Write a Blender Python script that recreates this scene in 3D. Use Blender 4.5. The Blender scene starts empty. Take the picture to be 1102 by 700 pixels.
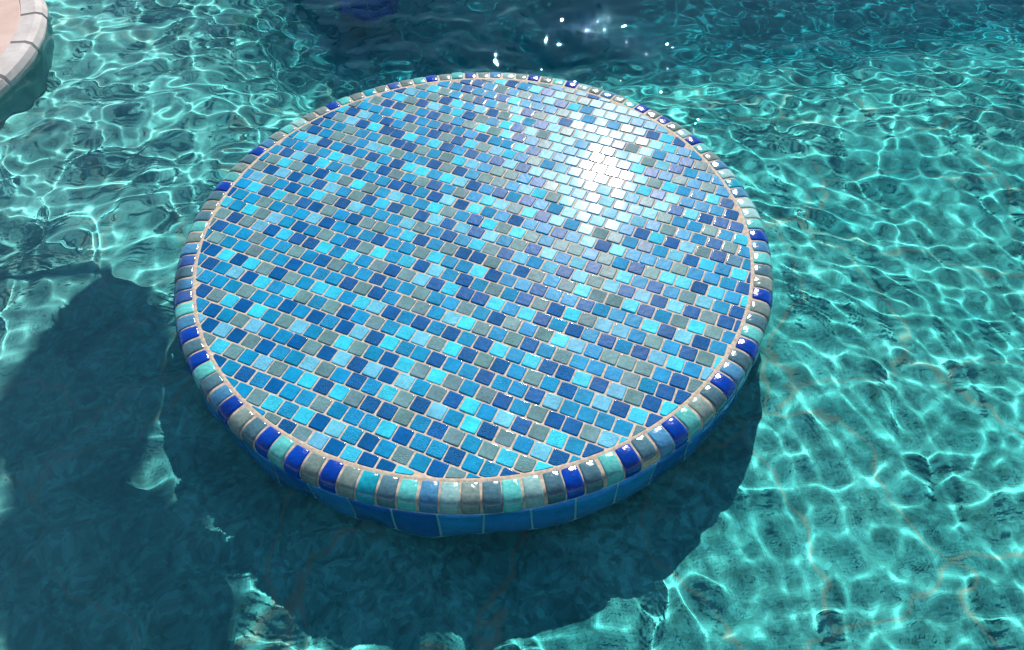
import bpy, bmesh, math, random
import numpy as np
from mathutils import Vector, Matrix

R = 0.44                       # inner radius of the table top in metres; lengths below are often in units of R
rnd = random.Random(7)
sc = bpy.context.scene
COL = sc.collection

# ------------------------------------------------------------------ render + colour management
sc.view_settings.view_transform = 'Standard'
sc.view_settings.look = 'None'
sc.view_settings.gamma = 1.0
sc.view_settings.exposure = 0.0
sc.cycles.max_bounces = 12
sc.cycles.transmission_bounces = 10
sc.cycles.caustics_refractive = True
sc.cycles.caustics_reflective = False
sc.cycles.use_denoising = True
sc.cycles.sample_clamp_indirect = 4.0

# ------------------------------------------------------------------ camera
C = Vector((0.0, -2.00636, 1.92670)) * R
cr = Vector((0.99653, -0.08217, -0.01358)); cu = Vector((0.07232, 0.77303, 0.63023)); cf = Vector((0.04129, 0.62902, -0.77629))
cam = bpy.data.cameras.new('camera')
cam.sensor_width = 36.0
cam.lens = 808.566 / 1102 * 36.0
cam.clip_start = 0.02; cam.clip_end = 500.0
co = bpy.data.objects.new('camera', cam); COL.objects.link(co)
M = Matrix((cr, cu, -cf)).transposed().to_4x4(); M.translation = C
co.matrix_world = M
sc.camera = co

# ------------------------------------------------------------------ light
AZ, EL = 77.2, 39.3
L = Vector((math.cos(math.radians(AZ)) * math.cos(math.radians(EL)), math.sin(math.radians(AZ)) * math.cos(math.radians(EL)), math.sin(math.radians(EL))))
sun = bpy.data.lights.new('sun', 'SUN'); sun.energy = 4.9; sun.angle = math.radians(0.53); sun.color = (1.0, 0.975, 0.94)
so = bpy.data.objects.new('sun', sun); COL.objects.link(so)
so.rotation_euler = (-L).to_track_quat('-Z', 'Y').to_euler()
sun.cycles.is_caustics_light = True
w = bpy.data.worlds.new('World'); sc.world = w; w.use_nodes = True
wn = w.node_tree.nodes; wl = w.node_tree.links
sky = wn.new('ShaderNodeTexSky'); sky.sky_type = 'NISHITA'; sky.sun_disc = False
sky.dust_density = 0.2; sky.sun_elevation = math.radians(EL); sky.sun_rotation = math.radians(90 - AZ)
wn['Background'].inputs['Strength'].default_value = 0.078
wl.new(sky.outputs[0], wn['Background'].inputs[0])

# ------------------------------------------------------------------ helpers
def link(o, parent=None):
    COL.objects.link(o)
    if parent: o.parent = parent
    return o
def mesh_obj(name, verts, faces, mat, parent=None, smooth=False):
    me = bpy.data.meshes.new(name); me.from_pydata(verts, [], faces); me.update()
    if mat: me.materials.append(mat)
    if smooth: me.polygons.foreach_set('use_smooth', [True] * len(me.polygons))
    return link(bpy.data.objects.new(name, me), parent)
def empty(name, loc=(0, 0, 0)):
    o = bpy.data.objects.new(name, None); o.location = loc; o.empty_display_size = 0.1
    return link(o)
def tag(o, label, cat=None, kind=None, group=None):
    if label: o['label'] = label
    if cat: o['category'] = cat
    if kind: o['kind'] = kind
    if group: o['group'] = group
def lathe(profile, n, closed=False):
    vs, fs = [], []
    m = len(profile)
    for i in range(n):
        a = 2 * math.pi * i / n; c, s = math.cos(a), math.sin(a)
        vs += [(r * c, r * s, z) for r, z in profile]
    for i in range(n):
        j = (i + 1) % n
        for k in range(m if closed else m - 1):
            l = (k + 1) % m
            fs.append((i * m + k, j * m + k, j * m + l, i * m + l))
    return vs, fs
def newmat(name):
    m = bpy.data.materials.new(name); m.use_nodes = True
    return m, m.node_tree.nodes, m.node_tree.links, m.node_tree.nodes['Principled BSDF']
def N(nodes, t, **kw):
    n = nodes.new(t)
    for k, v in kw.items(): setattr(n, k, v)
    return n
def set_attr_color(me, name, cols):       # one colour per face
    at = me.attributes.new(name, 'FLOAT_COLOR', 'FACE')
    at.data.foreach_set('color', np.array(cols, dtype=np.float32).ravel())

# ------------------------------------------------------------------ materials
def glass_tile(name, rough=0.09, bump=0.25, ior=1.5, wavy=.16, coat=0.0, crough=.07, spec=.5):
    m, n, l, b = newmat(name)
    at = N(n, 'ShaderNodeAttribute', attribute_name='tile_colour')
    tc = N(n, 'ShaderNodeTexCoord')
    no = N(n, 'ShaderNodeTexNoise'); no.inputs['Scale'].default_value = 260; no.inputs['Detail'].default_value = 3
    l.new(tc.outputs['Object'], no.inputs['Vector'])
    no2 = N(n, 'ShaderNodeTexNoise'); no2.inputs['Scale'].default_value = 45; no2.inputs['Detail'].default_value = 2
    l.new(tc.outputs['Object'], no2.inputs['Vector'])
    add = N(n, 'ShaderNodeMath', operation='ADD'); l.new(no.outputs[0], add.inputs[0]); l.new(no2.outputs[0], add.inputs[1])
    mr = N(n, 'ShaderNodeMapRange'); l.new(add.outputs[0], mr.inputs[0])
    mr.inputs[1].default_value = 0.6; mr.inputs[2].default_value = 1.4; mr.inputs[3].default_value = 0.70; mr.inputs[4].default_value = 1.28
    mx = N(n, 'ShaderNodeVectorMath', operation='SCALE'); l.new(at.outputs['Color'], mx.inputs[0]); l.new(mr.outputs[0], mx.inputs['Scale'])
    l.new(mx.outputs[0], b.inputs['Base Color'])
    # alpha of the attribute = how crackled the finish of that tile is
    fine = N(n, 'ShaderNodeTexNoise'); fine.inputs['Scale'].default_value = 620; fine.inputs['Detail'].default_value = 2
    l.new(tc.outputs['Object'], fine.inputs['Vector'])
    bs = N(n, 'ShaderNodeMath', operation='MULTIPLY'); l.new(at.outputs['Alpha'], bs.inputs[0]); bs.inputs[1].default_value = bump
    bp = N(n, 'ShaderNodeBump'); bp.inputs['Distance'].default_value = 0.0016
    l.new(bs.outputs[0], bp.inputs['Strength']); l.new(fine.outputs[0], bp.inputs['Height'])
    wav = N(n, 'ShaderNodeTexNoise'); wav.inputs['Scale'].default_value = 110; wav.inputs['Detail'].default_value = 1
    l.new(tc.outputs['Object'], wav.inputs['Vector'])
    bp2 = N(n, 'ShaderNodeBump'); bp2.inputs['Distance'].default_value = 0.0006; bp2.inputs['Strength'].default_value = wavy
    l.new(wav.outputs[0], bp2.inputs['Height']); l.new(bp.outputs[0], bp2.inputs['Normal'])
    l.new(bp2.outputs[0], b.inputs['Normal'])
    b.inputs['Roughness'].default_value = rough
    b.inputs['IOR'].default_value = ior; b.inputs['Coat Weight'].default_value = coat; b.inputs['Coat Roughness'].default_value = crough; b.inputs['Specular IOR Level'].default_value = spec; b.inputs['Coat IOR'].default_value = 1.5
    return m
M_tile = glass_tile('mosaic_glass', 0.33, 0.8, 1.5, .5, .40, .07, .07)
M_rim = glass_tile('rim_glass', 0.13, 0.25, 1.5, 1.6, .5, .09)
M_side = glass_tile('side_glass', 0.12, 0.2)
M_grout, n, l, b = newmat('peach_grout')
no = N(n, 'ShaderNodeTexNoise'); no.inputs['Scale'].default_value = 180; no.inputs['Detail'].default_value = 5
tc = N(n, 'ShaderNodeTexCoord'); l.new(tc.outputs['Object'], no.inputs['Vector'])
cr_ = N(n, 'ShaderNodeValToRGB'); l.new(no.outputs[0], cr_.inputs[0])
cr_.color_ramp.elements[0].position = .3; cr_.color_ramp.elements[0].color = (.46, .36, .27, 1)
cr_.color_ramp.elements[1].position = .7; cr_.color_ramp.elements[1].color = (.80, .64, .49, 1)
l.new(cr_.outputs[0], b.inputs['Base Color']); b.inputs['Roughness'].default_value = .75
bp = N(n, 'ShaderNodeBump'); bp.inputs['Distance'].default_value = .0006; bp.inputs['Strength'].default_value = .5
l.new(no.outputs[0], bp.inputs['Height']); l.new(bp.outputs[0], b.inputs['Normal'])
M_sgrout, n, l, b = newmat('blue_grey_grout'); b.inputs['Base Color'].default_value = (.55, .74, .88, 1); b.inputs['Roughness'].default_value = .7

def stone(name, c0, c1, scale, rough=.8):
    m, n, l, b = newmat(name)
    tc = N(n, 'ShaderNodeTexCoord')
    a = N(n, 'ShaderNodeTexNoise'); a.inputs['Scale'].default_value = scale; a.inputs['Detail'].default_value = 8; a.inputs['Roughness'].default_value = .65
    l.new(tc.outputs['Object'], a.inputs['Vector'])
    r = N(n, 'ShaderNodeValToRGB'); l.new(a.outputs[0], r.inputs[0])
    r.color_ramp.elements[0].position = .35; r.color_ramp.elements[0].color = (*c0, 1)
    r.color_ramp.elements[1].position = .68; r.color_ramp.elements[1].color = (*c1, 1)
    l.new(r.outputs[0], b.inputs['Base Color']); b.inputs['Roughness'].default_value = rough
    bp = N(n, 'ShaderNodeBump'); bp.inputs['Distance'].default_value = .003; bp.inputs['Strength'].default_value = .5
    l.new(a.outputs[0], bp.inputs['Height']); l.new(bp.outputs[0], b.inputs['Normal'])
    return m
M_coping = stone('coping_stone', (.56, .50, .47), (.76, .70, .66), 22)
M_deck = stone('deck_stone', (.66, .46, .38), (.80, .60, .52), 9)
M_wallpl = stone('wall_plaster', (.20, .36, .38), (.30, .50, .50), 20)

# pool floor: aqua pebble plaster with darker and lighter aggregate and painted-in tan caustic lines
M_floor, n, l, b = newmat('pool_plaster')
tc = N(n, 'ShaderNodeTexCoord')
a = N(n, 'ShaderNodeTexNoise'); a.inputs['Scale'].default_value = 7; a.inputs['Detail'].default_value = 6; l.new(tc.outputs['Object'], a.inputs['Vector'])
p = N(n, 'ShaderNodeTexVoronoi'); p.inputs['Scale'].default_value = 130; l.new(tc.outputs['Object'], p.inputs['Vector'])
r1 = N(n, 'ShaderNodeValToRGB'); l.new(a.outputs[0], r1.inputs[0])
r1.color_ramp.elements[0].position = .3; r1.color_ramp.elements[0].color = (.18, .60, .56, 1)
r1.color_ramp.elements[1].position = .7; r1.color_ramp.elements[1].color = (.40, .92, .82, 1)
sep = N(n, 'ShaderNodeSeparateColor'); l.new(p.outputs['Color'], sep.inputs[0])
mr = N(n, 'ShaderNodeMapRange'); l.new(sep.outputs[0], mr.inputs[0]); mr.inputs[3].default_value = .72; mr.inputs[4].default_value = 1.2
sc1 = N(n, 'ShaderNodeVectorMath', operation='SCALE'); l.new(r1.outputs[0], sc1.inputs[0]); l.new(mr.outputs[0], sc1.inputs['Scale'])
mt = N(n, 'ShaderNodeTexNoise'); mt.inputs['Scale'].default_value = 26; mt.inputs['Detail'].default_value = 5; mt.inputs['Roughness'].default_value = .6; mt.inputs['Distortion'].default_value = 1.2; l.new(tc.outputs['Object'], mt.inputs['Vector'])
mtr = N(n, 'ShaderNodeMapRange'); l.new(mt.outputs[0], mtr.inputs[0]); mtr.inputs[1].default_value = .35; mtr.inputs[2].default_value = .65; mtr.inputs[3].default_value = .62; mtr.inputs[4].default_value = 1.22
sc2 = N(n, 'ShaderNodeVectorMath', operation='SCALE'); l.new(sc1.outputs[0], sc2.inputs[0]); l.new(mtr.outputs[0], sc2.inputs['Scale'])
wn1 = N(n, 'ShaderNodeTexNoise'); wn1.inputs['Scale'].default_value = 5; wn1.inputs['Detail'].default_value = 3; l.new(tc.outputs['Object'], wn1.inputs['Vector'])
wmix = N(n, 'ShaderNodeMix', data_type='RGBA', blend_type='LINEAR_LIGHT'); wmix.inputs[0].default_value = .13
l.new(tc.outputs['Object'], wmix.inputs[6]); l.new(wn1.outputs['Color'], wmix.inputs[7])
vv = N(n, 'ShaderNodeTexVoronoi', feature='DISTANCE_TO_EDGE'); vv.inputs['Scale'].default_value = 4.0; l.new(wmix.outputs[2], vv.inputs['Vector'])
vr = N(n, 'ShaderNodeValToRGB'); l.new(vv.outputs['Distance'], vr.inputs[0])
vr.color_ramp.elements[0].position = 0.0; vr.color_ramp.elements[0].color = (1, 1, 1, 1)
vr.color_ramp.elements[1].position = 0.02; vr.color_ramp.elements[1].color = (0, 0, 0, 1)
vm = N(n, 'ShaderNodeMath', operation='MULTIPLY'); l.new(vr.outputs[0], vm.inputs[0]); vm.inputs[1].default_value = .65
mx = N(n, 'ShaderNodeMix', data_type='RGBA'); l.new(vm.outputs[0], mx.inputs[0]); l.new(sc2.outputs[0], mx.inputs[6]); mx.inputs[7].default_value = (.96, .58, .42, 1)
# dimness of the deeper water, put into the floor colour as a darker blue-teal
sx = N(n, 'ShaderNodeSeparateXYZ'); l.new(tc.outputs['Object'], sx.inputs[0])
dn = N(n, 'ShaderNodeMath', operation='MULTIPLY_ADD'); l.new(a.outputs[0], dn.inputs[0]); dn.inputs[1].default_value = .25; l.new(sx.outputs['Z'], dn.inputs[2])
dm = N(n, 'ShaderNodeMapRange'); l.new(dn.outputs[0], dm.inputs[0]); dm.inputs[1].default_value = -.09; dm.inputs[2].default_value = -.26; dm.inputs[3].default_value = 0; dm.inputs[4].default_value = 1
# and whiter caustic light on the deck side, painted in as a paler tone
pm = N(n, 'ShaderNodeMapRange'); l.new(sx.outputs['X'], pm.inputs[0]); pm.inputs[1].default_value = -.2; pm.inputs[2].default_value = -.8; pm.inputs[3].default_value = 0; pm.inputs[4].default_value = .5
mx1 = N(n, 'ShaderNodeMix', data_type='RGBA'); l.new(pm.outputs[0], mx1.inputs[0]); l.new(mx.outputs[2], mx1.inputs[6]); mx1.inputs[7].default_value = (.95, .88, .84, 1)
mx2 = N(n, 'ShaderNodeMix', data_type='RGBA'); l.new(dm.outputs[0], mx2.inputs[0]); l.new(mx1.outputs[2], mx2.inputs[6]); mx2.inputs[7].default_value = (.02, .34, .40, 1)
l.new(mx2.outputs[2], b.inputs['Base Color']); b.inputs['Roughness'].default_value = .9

# water
M_water = bpy.data.materials.new('pool_water'); M_water.use_nodes = True
n = M_water.node_tree.nodes; l = M_water.node_tree.links; n.clear()
out = n.new('ShaderNodeOutputMaterial'); g = n.new('ShaderNodeBsdfGlass'); g.inputs['IOR'].default_value = 1.333; g.inputs['Roughness'].default_value = 0.0
g.inputs['Color'].default_value = (.60, .985, .985, 1)
l.new(g.outputs[0], out.inputs['Surface'])

# ------------------------------------------------------------------ table
ZW = -0.085 * R                # water level (table top surface is z = 0)
PAL = {'D': (.0, .118, .36), 'M': (.006, .30, .58), 'C': (.045, .66, .90), 'P': (.16, .56, .76), 'G': (.15, .30, .33), 'V': (.09, .24, .40)}
PHI, TW, TH, SHR, A0, B0 = -0.5013, 0.056955, 0.057628, -0.03858, 0.06284, 0.17114
F = 808.566
def unproj(px, py, z=0.0):
    d = cr * ((px - 551) / F) - cu * ((py - 350) / F) + cf
    c = C / R
    t = (z - c.z) / d.z
    return c + d * t
def cell(px, py):
    X = unproj(px, py)
    b_ = -X.x * math.sin(PHI) + X.y * math.cos(PHI); a_ = X.x * math.cos(PHI) + X.y * math.sin(PHI)
    row = round(b_ / TH - B0)
    return row, (a_ - SHR * row * TH) / TW - .5 * (row % 2) - A0
WIN = [((200, 75), [(915,300,'D'),(850,338,'DM'),(760,378,'GDM'),(680,425,'MCPD'),(600,470,'GMMGM'),(580,525,'MDPDC'),(505,568,'MGCGMD'),(478,632,'GDP'),(390,675,'MP')]),
 ((350, 75), [(780,85,'MMD'),(640,105,'GCGMG'),(495,130,'DPMGDCM'),(415,165,'MCGDPMCD'),(255,190,'CGDDGMDGMG'),(170,225,'GMMMCDMMDMM'),(100,260,'CDPMDMGMDGDC'),(20,300,'DGPDCDDCMCDMD'),(10,360,'MMGMMGDDGMGCP'),(10,425,'MGGMPCGMMDGD'),(10,490,'DMDMDMDCCM'),(65,577,'CPGCDG'),(60,645,'MMD')]),
 ((500, 75), [(235,75,'CDMCDPGGP'),(95,85,'DMGMGMPDCMP'),(30,125,'DMMDCMMMGPMP'),(20,180,'GDMGPDGPDCMP'),(35,240,'MPDGCMDPGPPC'),(35,303,'DGMCDPGCPMM'),(35,365,'GCGCDMGPMPP'),(35,422,'MDMMCDPMPPM'),(45,488,'CGPCMGMPMP'),(45,555,'DMDPDPP'),(55,622,'PMGG')]),
 ((650, 75), [(30,265,'PPPP'),(35,320,'PMMMP'),(40,395,'MPPGC'),(60,450,'PDGGCM'),(80,525,'PPPGPDM'),(100,590,'PMCDM'),(20,640,'MPPP')]),
 ((200, 185), [(545,5,'DPDPDP'),(385,25,'MPGMDMCG'),(372,80,'MCDCGDDG'),(292,120,'DMMGMMMPD'),(265,190,'CMCGPMDMG'),(235,268,'GDGPDCDDC'),(155,320,'GDMMGMMGMD'),(130,395,'MGMMGMMDMM'),(120,475,'DDCDCGDG'),(105,560,'MDMPDC'),(90,640,'PMM')]),
 ((350, 185), [(630,5,'CMCPD'),(380,5,'DGMGDMGM'),(125,10,'MDMMDDMDPDC'),(45,42,'CGCGMPMMCGM'),(35,113,'PMGDCDGDPDP'),(35,187,'GDPMMMPGMDM'),(25,263,'GMDGGMCDMGD'),(25,333,'DMMMDMMGCMM'),(20,410,'GMDGCMCDPMD'),(15,495,'CMCMGDGP'),(10,580,'DGMMD'),(10,660,'MM')]),
 ((500, 185), [(475,5,'PCPPPP'),(215,5,'GGMDGPMMP'),(60,22,'MGGMPCGPPP'),(55,95,'DMDMDMMPMP'),(65,170,'MCPGCDPMPG'),(65,245,'CMMDMMDMPD'),(70,322,'DCGCGMGGMG'),(75,403,'DPMGDPMPD'),(80,480,'CGDPMPDP'),(15,540,'DDGMDG'),(15,625,'MCDM')]),
 ((650, 185), [(490,10,'MGM'),(205,10,'PPGCMM'),(40,30,'PPMCDPMMM'),(45,100,'PPMGPDCDD'),(55,180,'PMMPGMMGM'),(80,260,'PPPMGMMD'),(25,320,'PMDCDPGDV'),(30,410,'GMVMPDCMC'),(40,487,'DCMMMGMM'),(50,570,'GMDGC'),(75,655,'GC')]),
 ((200, 295), [(800,5,'MMM'),(600,8,'DGMCC'),(330,2,'PDCMCGMG'),(145,12,'MMMGMMDMDM'),(112,92,'DGCDCMGPMG'),(108,178,'MDMGPMMDGD'),(105,262,'PDPDGDMMPG'),(150,395,'GCGMPGMCD'),(210,535,'DMDMD')]),
 ((350, 295), [(715,3,'PMD'),(420,3,'DGPDCD'),(150,5,'MMDMMGMMG'),(60,38,'MDGDMGGMPC'),(50,120,'CMCPDMDMDM'),(45,210,'GDMGMCPGCD'),(35,305,'MDPDCMMDMM'),(30,400,'GCGMDCGCG'),(15,505,'DPDPDP'),(15,615,'GMD')]),
 ((500, 295), [(680,3,'DMG'),(370,5,'DGMGCG'),(185,15,'DMMDMMDM'),(15,50,'DMGMDGDCGP'),(10,140,'DDCMCDMDMD'),(15,232,'GMDGMGCPMG'),(30,330,'CGMGDMGMM'),(25,430,'MDCMCDDC'),(30,528,'DGDMGM'),(30,635,'MDM')]),
 ((650, 295), [(715,10,'MMD'),(380,10,'GCDCM'),(185,22,'CMDMGPM'),(102,78,'PDPDPDGD'),(25,150,'GCDMGCGM'),(40,240,'MMCDPDM'),(55,340,'PPMGMDG'),(72,443,'DMDPCM'),(10,510,'MGGMDG'),(20,625,'MGM')]),
 ((240, 405), [(750,5,'MDM'),(440,5,'MCDCGD'),(230,22,'MDMMGMMM'),(125,62,'MGCMCDPMD'),(215,200,'MGDGPDCD')]),
 ((350, 405), [(720,15,'CGM'),(395,10,'DPMGDC'),(85,5,'MDMCGDPMC'),(75,95,'CGDDGMDGM'),(70,212,'MMMCDMMDM'),(60,325,'PMDMGMDG'),(45,450,'DCDDC')]),
 ((500, 405), [(680,5,'DCD'),(340,5,'MGMDMP'),(135,20,'DMMDPMMM'),(45,80,'MGDMGDDGP'),(45,195,'CMPDGCMD'),(50,315,'CDGMPD'),(50,440,'MGCGC'),(60,565,'MMD')]),
 ((640, 405), [(525,15,'DG'),(165,10,'GMMD'),(75,70,'DPGD'),(105,190,'PDC'),(10,275,'MMG'),(50,390,'GC')])]
tiles = {}
for (ox, oy), rows in WIN:
    for x, y, s in rows:
        row, a_ = cell(ox + x / 6.0875, oy + y / 6.0875)
        # the first tile of a run may be a clipped one: keep the fractional column and round it
        c0 = round(a_)
        for j, ch in enumerate(s):
            tiles.setdefault((row, c0 + j), ch)

def clip_poly(poly, nx, ny, d):           # keep points with x*nx + y*ny <= d
    out_ = []
    for i in range(len(poly)):
        p0, p1 = poly[i], poly[(i + 1) % len(poly)]
        s0, s1 = p0[0] * nx + p0[1] * ny - d, p1[0] * nx + p1[1] * ny - d
        if s0 <= 0: out_.append(p0)
        if (s0 < 0 < s1) or (s1 < 0 < s0):
            t = s0 / (s0 - s1); out_.append((p0[0] + (p1[0] - p0[0]) * t, p0[1] + (p1[1] - p0[1]) * t))
    return out_
def area(p): return .5 * sum(p[i][0] * p[(i + 1) % len(p)][1] - p[(i + 1) % len(p)][0] * p[i][1] for i in range(len(p)))
def round_corners(poly, rad, seg=3):
    out_ = []; m = len(poly)
    for i in range(m):
        p0, p1, p2 = Vector(poly[i - 1]), Vector(poly[i]), Vector(poly[(i + 1) % m])
        u, v = (p0 - p1), (p2 - p1); lu, lv = u.length, v.length
        if lu < 1e-6 or lv < 1e-6: continue
        r_ = min(rad, lu * .45, lv * .45)
        a_, b_ = p1 + u / lu * r_, p1 + v / lv * r_
        for k in range(seg + 1):
            t = k / seg
            q_ = a_ * (1 - t) ** 2 + p1 * 2 * t * (1 - t) + b_ * t * t
            out_.append((q_.x, q_.y))
    return out_
table = empty('pool_table')
tag(table, 'round table covered in blue and grey glass mosaic tiles, standing in the pool water', 'table')
V_, F_, Cc = [], [], []
FLAT = []
RI = 0.9925
GAP = 0.0046
cph, sph = math.cos(PHI), math.sin(PHI)
KEYS = 'DDDDMMMMMMMMCCCPPGGGGG'
for row in range(-19, 20):
    for colm in range(-22, 22):
        a_ = (colm + .5 * (row % 2) + A0) * TW + SHR * row * TH; b_ = (row + B0) * TH
        if math.hypot(a_, b_) > 1.05: continue
        jx, jy = rnd.uniform(-.0012, .0012), rnd.uniform(-.0010, .0010)
        ja = rnd.gauss(0, .012)
        hw, hh = (TW - GAP) / 2 * rnd.uniform(.965, 1.0), (TH - GAP) / 2 * rnd.uniform(.97, 1.0)
        poly = []
        for sx, sy in ((-1, -1), (1, -1), (1, 1), (-1, 1)):
            x, y = sx * hw, sy * hh
            x, y = x * math.cos(ja) - y * math.sin(ja), x * math.sin(ja) + y * math.cos(ja)
            x += a_ + jx - .0; y += b_ + jy + .0012 * math.sin(a_ * 5)
            poly.append((x * cph - y * sph, x * sph + y * cph))
        cang = math.atan2(sum(p_[1] for p_ in poly), sum(p_[0] for p_ in poly))
        for k in range(-5, 6):
            an = cang + k * .035
            poly = clip_poly(poly, math.cos(an), math.sin(an), RI)
            if len(poly) < 3: break
        if len(poly) < 3 or area(poly) < .0003: continue
        ch = tiles.get((row, colm)) or rnd.choice(KEYS)
        poly = round_corners(poly, .0055)
        cx = sum(p_[0] for p_ in poly) / len(poly); cy = sum(p_[1] for p_ in poly) / len(poly)
        tx, ty = rnd.gauss(0, .009), rnd.gauss(0, .009)          # hand-laid: every tile sits at its own tilt
        dz = rnd.gauss(0, .0006)
        rings = [(1.0, -.006), (1.0, -.0020), (.985, -.0009), (.955, -.0003), (.88, 0.0)]
        base = len(V_); m = len(poly)
        for s_, z in rings:
            for p_ in poly:
                x, y = cx + (p_[0] - cx) * s_, cy + (p_[1] - cy) * s_
                V_.append((x * R, y * R, (z + dz + tx * (x - cx) + ty * (y - cy)) * R))
        V_.append((cx * R, cy * R, dz * R))
        c_ = PAL[ch]
        v = rnd.uniform(.86, 1.12); hs = rnd.uniform(-.012, .03)
        col = (max(0, c_[0] * v), c_[1] * v * (1 + hs * 3), c_[2] * v, 1.0 if rnd.random() < .3 else rnd.uniform(0.02, .2))
        for k in range(len(rings) - 1):
            for i in range(m):
                j = (i + 1) % m
                F_.append((base + k * m + i, base + k * m + j, base + (k + 1) * m + j, base + (k + 1) * m + i)); Cc.append(col)
        k = len(rings) - 1
        for i in range(m):
            F_.append((base + k * m + i, base + k * m + (i + 1) % m, base + (k + 1) * m)); Cc.append(col); FLAT.append(len(F_) - 1)
top = mesh_obj('mosaic_top', V_, F_, M_tile, table, True)
set_attr_color(top.data, 'tile_colour', Cc)
for i in FLAT: top.data.polygons[i].use_smooth = False
tag(top, 'flat mosaic field of small square glass tiles in five blues and grey')

RIM = 'BVTBNSNTSBNGSNTNGNGCSTBPGSTPSNSTNSBNTGSNBSNTSGNGSTBNTPPBCPBGTNPGNGNTGBGPNTGNGPBGVTGNTGVGCGTNGGPTGBNSGTNSGSTGBVS'
RP = {'N': (.0, .055, .42), 'B': (.08, .29, .50), 'T': (.13, .60, .56), 'S': (.085, .20, .25), 'G': (.22, .31, .28), 'P': (.34, .62, .60), 'C': (.01, .42, .56), 'V': (.05, .13, .38)}
prof = [(1.0025, -.030), (1.0028, -.006), (1.0045, -.0015), (1.009, 0.0), (1.028, .0012), (1.044, .0005), (1.056, -.0035), (1.066, -.010), (1.0735, -.019), (1.0775, -.031), (1.0785, -.045), (1.0775, -.056), (1.0745, -.061), (1.066, -.063)]
V_, F_, Cc = [], [], []
na = 7
for i in range(111):
    mid = math.radians(188.64 + i * 360 / 111) + rnd.gauss(0, .0012)
    half = math.radians(360 / 111) / 2 - .0026 * rnd.uniform(.8, 1.1)
    ch = RIM[i]; c_ = RP[ch]; v = rnd.uniform(.85, 1.12)
    crk = .1
    dr = rnd.gauss(0, .0012); dz = rnd.gauss(0, .0008)
    base = len(V_); m = len(prof)
    for k in range(na):
        t = -1 + 2 * k / (na - 1)
        # shoulders of the tile drop a little to either side, so that it reads as a pillow
        sh = {0: .0075, 1: .0018, 2: .0003, 3: 0, 4: .0003, 5: .0018, 6: .0075}[k]
        tt = {0: -1, 1: -.93, 2: -.7, 3: 0, 4: .7, 5: .93, 6: 1}[k]
        an = mid + tt * half
        for q_, (r_, z) in enumerate(prof):
            # offset toward the inside of the profile
            rr = r_ - sh * max(0, min(1, (r_ - 1.03) / .045)) + dr
            zz = z - sh * max(0, min(1, (1.075 - r_) / .045)) + dz
            if q_ == 0: zz = z
            V_.append((rr * math.cos(an) * R, rr * math.sin(an) * R, zz * R))
    for k in range(na - 1):
        for q_ in range(m - 1):
            F_.append((base + k * m + q_, base + k * m + q_ + 1, base + (k + 1) * m + q_ + 1, base + (k + 1) * m + q_)); Cc.append((c_[0] * v, c_[1] * v, c_[2] * v, crk))
    for k in (0, na - 1):
        F_.append(tuple(base + k * m + q_ for q_ in (range(m) if k else reversed(range(m))))); Cc.append((c_[0] * v, c_[1] * v, c_[2] * v, crk))
rim = mesh_obj('rim_tiles', V_, F_, M_rim, table, True)
set_attr_color(rim.data, 'tile_colour', Cc)
tag(rim, 'ring of rounded bullnose glass tiles in navy, turquoise and grey')
bm = bmesh.new(); bm.from_mesh(rim.data); bmesh.ops.recalc_face_normals(bm, faces=bm.faces); bm.to_mesh(rim.data); bm.free()
# grout bed under field and rim (one solid of revolution)
gp = [(0.0, -.0026), (.80, -.0026), (.988, -.0026), (.993, -.0015), (.9975, -.0008), (1.002, -.0015), (1.007, -.0028), (1.030, -.0026), (1.044, -.0035), (1.0555, -.0072), (1.064, -.0135), (1.0710, -.022), (1.0745, -.033), (1.0755, -.046), (1.0745, -.056), (1.070, -.0655), (1.04, -.066), (0.0, -.066)]
v_, f_ = lathe([(r_ * R, z * R) for r_, z in gp], 256)
go = mesh_obj('grout', v_, f_, M_grout, table, True); tag(go, 'pale peach grout between the tiles')
# drum side with large blue tiles
SB = -0.255
v_, f_ = lathe([(0.0, -.0665 * R), (1.0725 * R, -.0665 * R), (1.0725 * R, SB * R), (0.0, SB * R)], 200)
sd = mesh_obj('side_core', v_, f_, M_sgrout, table); tag(sd, 'pale joints behind the blue side tiles')
V_, F_, Cc = [], [], []
NS = 50
for i in range(NS):
    a0 = 2 * math.pi * (i + .025) / NS + math.radians(2); a1 = 2 * math.pi * (i + .975) / NS + math.radians(2)
    for z0, z1 in ((-.069, -.251),):
        base = len(V_); c_ = rnd.choice([(.02, .26, .78), (.04, .33, .86), (.015, .19, .62), (.05, .38, .88)])
        for k in range(7):
            t = k / 6; an = a0 + (a1 - a0) * t; e = .25 if k in (0, 6) else 0
            for q_, (z, rr) in enumerate(((z0, 1.070), (z0 - .002, 1.0735), (z0 - .008, 1.076), (z1 + .008, 1.076), (z1 + .002, 1.0735), (z1, 1.070))):
                V_.append(((rr - e * .008 if rr > 1.071 else rr) * math.cos(an) * R, (rr - e * .008 if rr > 1.071 else rr) * math.sin(an) * R, z * R))
        for k in range(6):
            for q_ in range(5):
                F_.append((base + k * 6 + q_, base + k * 6 + q_ + 1, base + (k + 1) * 6 + q_ + 1, base + (k + 1) * 6 + q_)); Cc.append((*c_, .3))
so_ = mesh_obj('side_tiles', V_, F_, M_side, table, True); set_attr_color(so_.data, 'tile_colour', Cc)
tag(so_, 'bright blue rectangular tiles round the side, partly under water')
bm = bmesh.new(); bm.from_mesh(so_.data); bmesh.ops.recalc_face_normals(bm, faces=bm.faces); bm.to_mesh(so_.data); bm.free()

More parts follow.
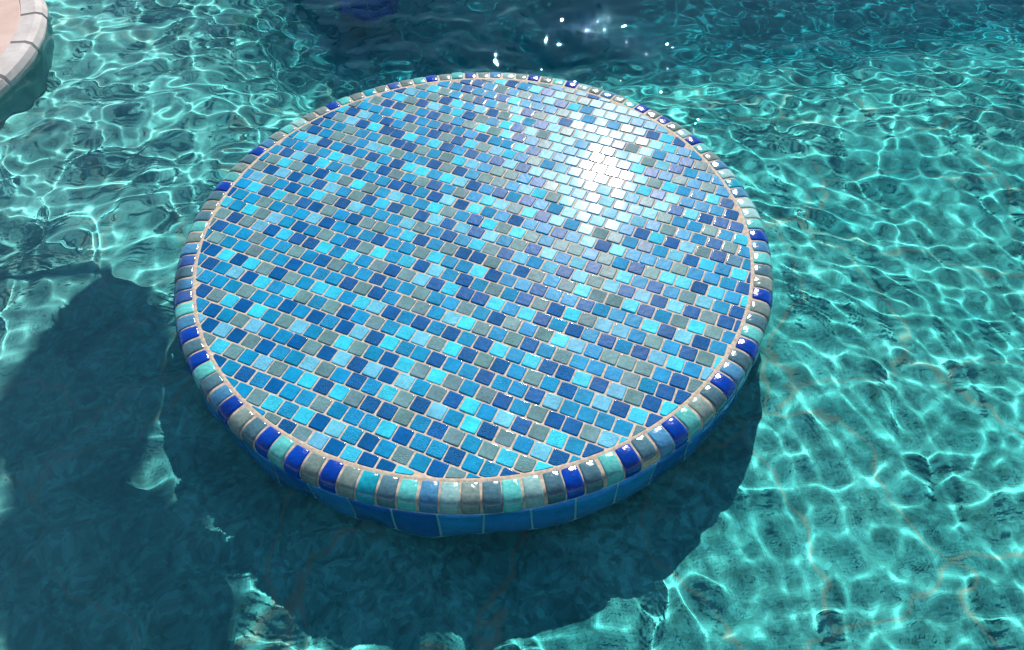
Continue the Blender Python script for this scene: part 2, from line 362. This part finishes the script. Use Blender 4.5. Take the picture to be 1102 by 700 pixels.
# ------------------------------------------------------------------ pool floor (a height field)
def smooth(x, a, b):
    t = np.clip((x - a) / (b - a), 0, 1); return t * t * (3 - 2 * t)
def wob(x, y, s, seed):
    r_ = np.random.RandomState(seed); o = 0
    for k in range(6):
        an = r_.uniform(0, 6.28); f_ = s * r_.uniform(.6, 1.8); o = o + np.sin(f_ * (x * math.cos(an) + y * math.sin(an)) + r_.uniform(0, 6.28)) / 6
    return o
def depth(x, y):               # below the water, in R
    d = 0.27 + .14 * smooth(y, -.1, 1.2) * smooth(-x, .2, 1.0) + .12 * smooth(x + .8 * y, .8, 2.2) + .03 * wob(x, y, 2.5, 3)
    d = d - .12 * smooth(-x, 1.6, 2.2) * smooth(y, .3, .9)
    wv = .18 * wob(x, y, 3, 5)
    deep = smooth(y + wv - .25 * np.clip(-(x + .6), 0, 9) * 2.2, 0.8, 2.3) * smooth(x + wv, -1.6, -.2)
    d = d + .55 * deep
    return d
def grid(name, x0, x1, y0, y1, nx, ny, fz, mat, smoothit=True):
    xs = np.linspace(x0, x1, nx); ys = np.linspace(y0, y1, ny)
    X, Y = np.meshgrid(xs, ys); Z = fz(X, Y)
    co_ = np.stack([X * R, Y * R, Z * R], -1).reshape(-1, 3).astype(np.float32)
    me = bpy.data.meshes.new(name)
    idx = np.arange(nx * ny).reshape(ny, nx)
    q_ = np.stack([idx[:-1, :-1], idx[:-1, 1:], idx[1:, 1:], idx[1:, :-1]], -1).reshape(-1, 4)
    me.vertices.add(len(co_)); me.vertices.foreach_set('co', co_.ravel())
    me.loops.add(q_.size); me.loops.foreach_set('vertex_index', q_.ravel().astype(np.int32))
    me.polygons.add(len(q_)); me.polygons.foreach_set('loop_start', np.arange(0, q_.size, 4, dtype=np.int32))
    me.polygons.foreach_set('use_smooth', np.ones(len(q_), dtype=bool))
    me.update(calc_edges=True); me.validate()
    me.materials.append(mat)
    return link(bpy.data.objects.new(name, me))
ZWr = ZW / R
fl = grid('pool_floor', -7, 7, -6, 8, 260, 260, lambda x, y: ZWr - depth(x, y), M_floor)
tag(fl, 'aqua plaster pool floor', kind='structure')
fl.cycles.is_caustics_receiver = True
for o in (top, rim, go, sd, so_): o.cycles.is_caustics_receiver = True
# pedestal
v_, f_ = lathe([(.55 * R, SB * R), (.55 * R, (ZWr - .75) * R)], 96)
pe = mesh_obj('pedestal', v_, f_, M_sgrout, table, True)

# ------------------------------------------------------------------ water surface
def height(x, y):
    r_ = np.random.RandomState(11)
    h = 0; calm = 1.2 - .80 * smooth(x - .25 * y, -.1, .8); busy = .92 - .30 * smooth(x - .25 * y, -.1, .8)
    # gentle warp makes the crests wander
    wx = x + .10 * wob(x, y, 3.0, 21) + .03 * wob(x, y, 9, 22); wy = y + .10 * wob(x, y, 3.0, 23) + .03 * wob(x, y, 9, 24)
    for lam, slope, cnt in ((1.3, .035, 5), (.65, .06, 8), (.36, .085, 12), (.20, .10, 16), (.115, .085, 20), (.07, .05, 20)):
        for k in range(cnt):
            an = r_.normal(.9, .9) if k % 3 else r_.uniform(0, 6.28)
            ll = lam * r_.uniform(.75, 1.35); kk = 2 * math.pi / ll
            h = h + (calm if lam > .15 else busy) * slope / kk / math.sqrt(cnt) * 1.4 * np.sin(kk * (wx * math.cos(an) + wy * math.sin(an)) + r_.uniform(0, 6.28))
    return h * (1 - .30 * smooth(y, 1.1, 1.8))
wt = grid('pool_water', -6.9, 6.9, -5.9, 6.55, 1400, 1300, lambda x, y: ZWr + height(x, y) * (.85 + .3 * wob(x, y, 2.0, 31)) , M_water)
tag(wt, 'rippled clear turquoise pool water', kind='structure')
wt.cycles.is_caustics_caster = True

# ------------------------------------------------------------------ far side of the pool, out of the picture: deck and an added unseen plant whose leaves shade the water left of the table
v_ = [(x * R, y * R, z * R) for z in (-2.6, .02) for x, y in ((-9, 6.6), (9, 6.6), (9, 14), (-9, 14))]
fd = mesh_obj('far_deck', v_, [(3, 2, 1, 0), (4, 5, 6, 7), (0, 1, 5, 4), (1, 2, 6, 5), (2, 3, 7, 6), (3, 0, 4, 7)], M_deck)
tag(fd, 'stone deck along the far side of the pool', kind='structure')
refr = math.tan(math.asin(math.cos(math.radians(EL)) / 1.333))
hd = Vector((L.x, L.y, 0)).normalized()
M_blocker_leaf, n, l, b = newmat('blocker_leaf_green'); b.inputs['Roughness'].default_value = .45
no = N(n, 'ShaderNodeTexNoise'); no.inputs['Scale'].default_value = 12
tc = N(n, 'ShaderNodeTexCoord'); l.new(tc.outputs['Object'], no.inputs['Vector'])
rp = N(n, 'ShaderNodeValToRGB'); l.new(no.outputs[0], rp.inputs[0]); rp.color_ramp.elements[0].color = (.04, .10, .02, 1); rp.color_ramp.elements[1].color = (.09, .17, .04, 1)
l.new(rp.outputs[0], b.inputs['Base Color'])
M_blocker_stalk = stone('blocker_stalk_skin', (.10, .13, .04), (.22, .20, .09), 30)
ROOT = Vector((-2.6, 7.9, .02)); HUB = ROOT + Vector((0, 0, 3.4))
blocker = empty('shade_blocker', tuple(ROOT * R)); tag(blocker, 'unseen added plant on the far deck leaning its leaves over the pool', 'blocker')
def local(p_): return tuple((p_ - ROOT) * R)
def tube(pts, rads, nseg=10):
    vs, fs = [], []
    for i, p_ in enumerate(pts):
        d_ = (pts[min(i + 1, len(pts) - 1)] - pts[max(i - 1, 0)]).normalized()
        u_ = d_.orthogonal().normalized(); w_ = d_.cross(u_)
        for k in range(nseg):
            an = 2 * math.pi * k / nseg
            vs.append(local(p_ + (u_ * math.cos(an) + w_ * math.sin(an)) * rads[i]))
    for i in range(len(pts) - 1):
        for k in range(nseg):
            j = (k + 1) % nseg
            fs.append((i * nseg + k, i * nseg + j, (i + 1) * nseg + j, (i + 1) * nseg + k))
    return vs, fs
v_, f_ = tube([ROOT, ROOT + Vector((.03, 0, 1.2)), ROOT + Vector((.0, -.03, 2.4)), HUB], [.30, .25, .2, .12], 14)
mesh_obj('blocker_stalk', v_, f_, M_blocker_stalk, blocker, True)
def blocker_leaf(cen, axis, hl, hw, droop=.10):
    axis = axis.normalized(); side = Vector((-axis.y, axis.x, 0)).normalized()
    base_ = cen - axis * hl
    # petiole from the hub
    pts = [HUB.lerp(base_, t) + Vector((0, 0, .9 * math.sin(math.pi * t))) for t in (0, .2, .4, .6, .8, 1.0)]
    v_, f_ = tube(pts + [cen, cen + axis * hl - Vector((0, 0, droop))], [.09, .075, .06, .05, .04, .035, .025, .01], 8)
    NL, NW = 40, 6
    o_ = len(v_)
    for i in range(NL + 1):
        t = i / NL
        wd = hw * (math.sin(math.pi * min(1, t * 1.0)) ** .55) * (1 + .03 * math.sin(i * 2.1) - (.10 if i % 11 == 5 else 0)) if 0 < i < NL else .004
        for k in range(-NW, NW + 1):
            q_ = k / NW
            p_ = base_ + axis * (2 * hl * t) + side * (wd * q_) + Vector((0, 0, .12 * abs(q_) * wd - droop * t * t + .01 * math.sin(i * 1.3) * abs(q_)))
            v_.append(local(p_))
    w2 = 2 * NW + 1
    for i in range(NL):
        for k in range(w2 - 1):
            f_.append((o_ + i * w2 + k, o_ + i * w2 + k + 1, o_ + (i + 1) * w2 + k + 1, o_ + (i + 1) * w2 + k))
    o = mesh_obj('blocker_leaf', v_, f_, M_blocker_leaf, blocker, True)
    return o
def over(fx, fy, dep, h):      # the point at height h whose shade falls on the floor at (fx, fy) under dep of water
    p_ = Vector((fx, fy, ZWr)) + hd * refr * dep
    return p_ + L * (h / L.z)
blocker_leaf(over(-1.40, -.42, .28, 4.0), Vector((.06, -1, 0)), .60, .30)
blocker_leaf(over(-1.16, -1.09, .28, 4.15), Vector((.62, -.78, 0)), .56, .30)
blocker_leaf(over(.9, 2.6, 1.2, 3.6), Vector((-.5, -1, 0)), 1.0, .30)
blocker_leaf(HUB + Vector((1.4, .6, .4)), Vector((1, .5, 0)), 1.1, .33)
blocker_leaf(HUB + Vector((-1.2, 1.0, .5)), Vector((-1, 1, 0)), 1.0, .3)

# ------------------------------------------------------------------ stool under water at the top of the picture
stl = empty('submerged_stool', (-.54 * R, 2.44 * R, ZW - 1.24 * R)); tag(stl, 'small round stool with blue tiles under the water near the top edge', 'stool')
v_, f_ = lathe([(0, .95 * R), (.15 * R, .95 * R), (.165 * R, .94 * R), (.17 * R, .92 * R), (.17 * R, .55 * R), (.10 * R, .50 * R), (.09 * R, -.5 * R)], 48)
o = mesh_obj('pedestal', v_, f_, M_sgrout, stl, True); o.cycles.is_caustics_receiver = True
V_, F_, Cc = [], [], []
for i in range(12):
    for z0, z1 in ((.56, .735), (.745, .92)):
        base = len(V_)
        for k in range(4):
            an = 2 * math.pi * (i + .04 + .92 * k / 3) / 12
            for rr, z in ((.168, z0), (.178, z0 + .004), (.178, z1 - .004), (.168, z1)): V_.append((rr * R * math.cos(an), rr * R * math.sin(an), z * R))
        for k in range(3):
            for q_ in range(3): F_.append((base + k * 4 + q_, base + (k + 1) * 4 + q_, base + (k + 1) * 4 + q_ + 1, base + k * 4 + q_ + 1)); Cc.append((.01, .12, .62, .2))
for i in range(12):
    base = len(V_)
    for k in range(4):
        an = 2 * math.pi * (i + .04 + .92 * k / 3) / 12
        for rr in (.05, .155): V_.append((rr * R * math.cos(an), rr * R * math.sin(an), .955 * R))
    for k in range(3): F_.append((base + 2 * k, base + 2 * k + 1, base + 2 * k + 3, base + 2 * k + 2)); Cc.append((.02, .20, .70, .2))
o = mesh_obj('tiles', V_, F_, M_side, stl, True); set_attr_color(o.data, 'tile_colour', Cc); o.cycles.is_caustics_receiver = True

# ------------------------------------------------------------------ curved deck at the upper left
cxd, cyd = -3.235, 1.60
def arc_solid(name, r0, r1, z0, z1, mat, bev=.012, groove=False):
    pr = [(r0, z0), (r0, z1), (r1 - bev, z1), (r1 - bev * .3, z1 - bev * .3), (r1, z1 - bev), (r1, z0)]
    v_, f_ = lathe([(a * R, b_ * R) for a, b_ in pr], 600)
    if groove:
        for i in range(0, 600, 25):
            for k in range(len(pr)):
                x, y, z = v_[i * len(pr) + k]; v_[i * len(pr) + k] = (x * .995, y * .995, z - (.006 if z > ZW else 0))
    v_ = [(x + cxd * R, y + cyd * R, z) for x, y, z in v_]
    return mesh_obj(name, v_, f_, mat, None, False)
ck = arc_solid('coping', 1.025, 1.135, ZWr - .03, -.035, M_coping, .04, True); tag(ck, 'pale grey stone coping curving round the pink deck', 'coping')
dk = arc_solid('deck', 0.0, 1.021, ZWr, -.037, M_deck, .004); tag(dk, 'pink stone deck', kind='structure')
wl_ = arc_solid('pool_wall', 0.9, 1.11, ZWr - 1.2, ZWr - .032, M_wallpl, .004); tag(wl_, 'plastered pool wall under the curved coping', 'wall')
for o in (ck, dk, wl_): o.cycles.is_caustics_receiver = True
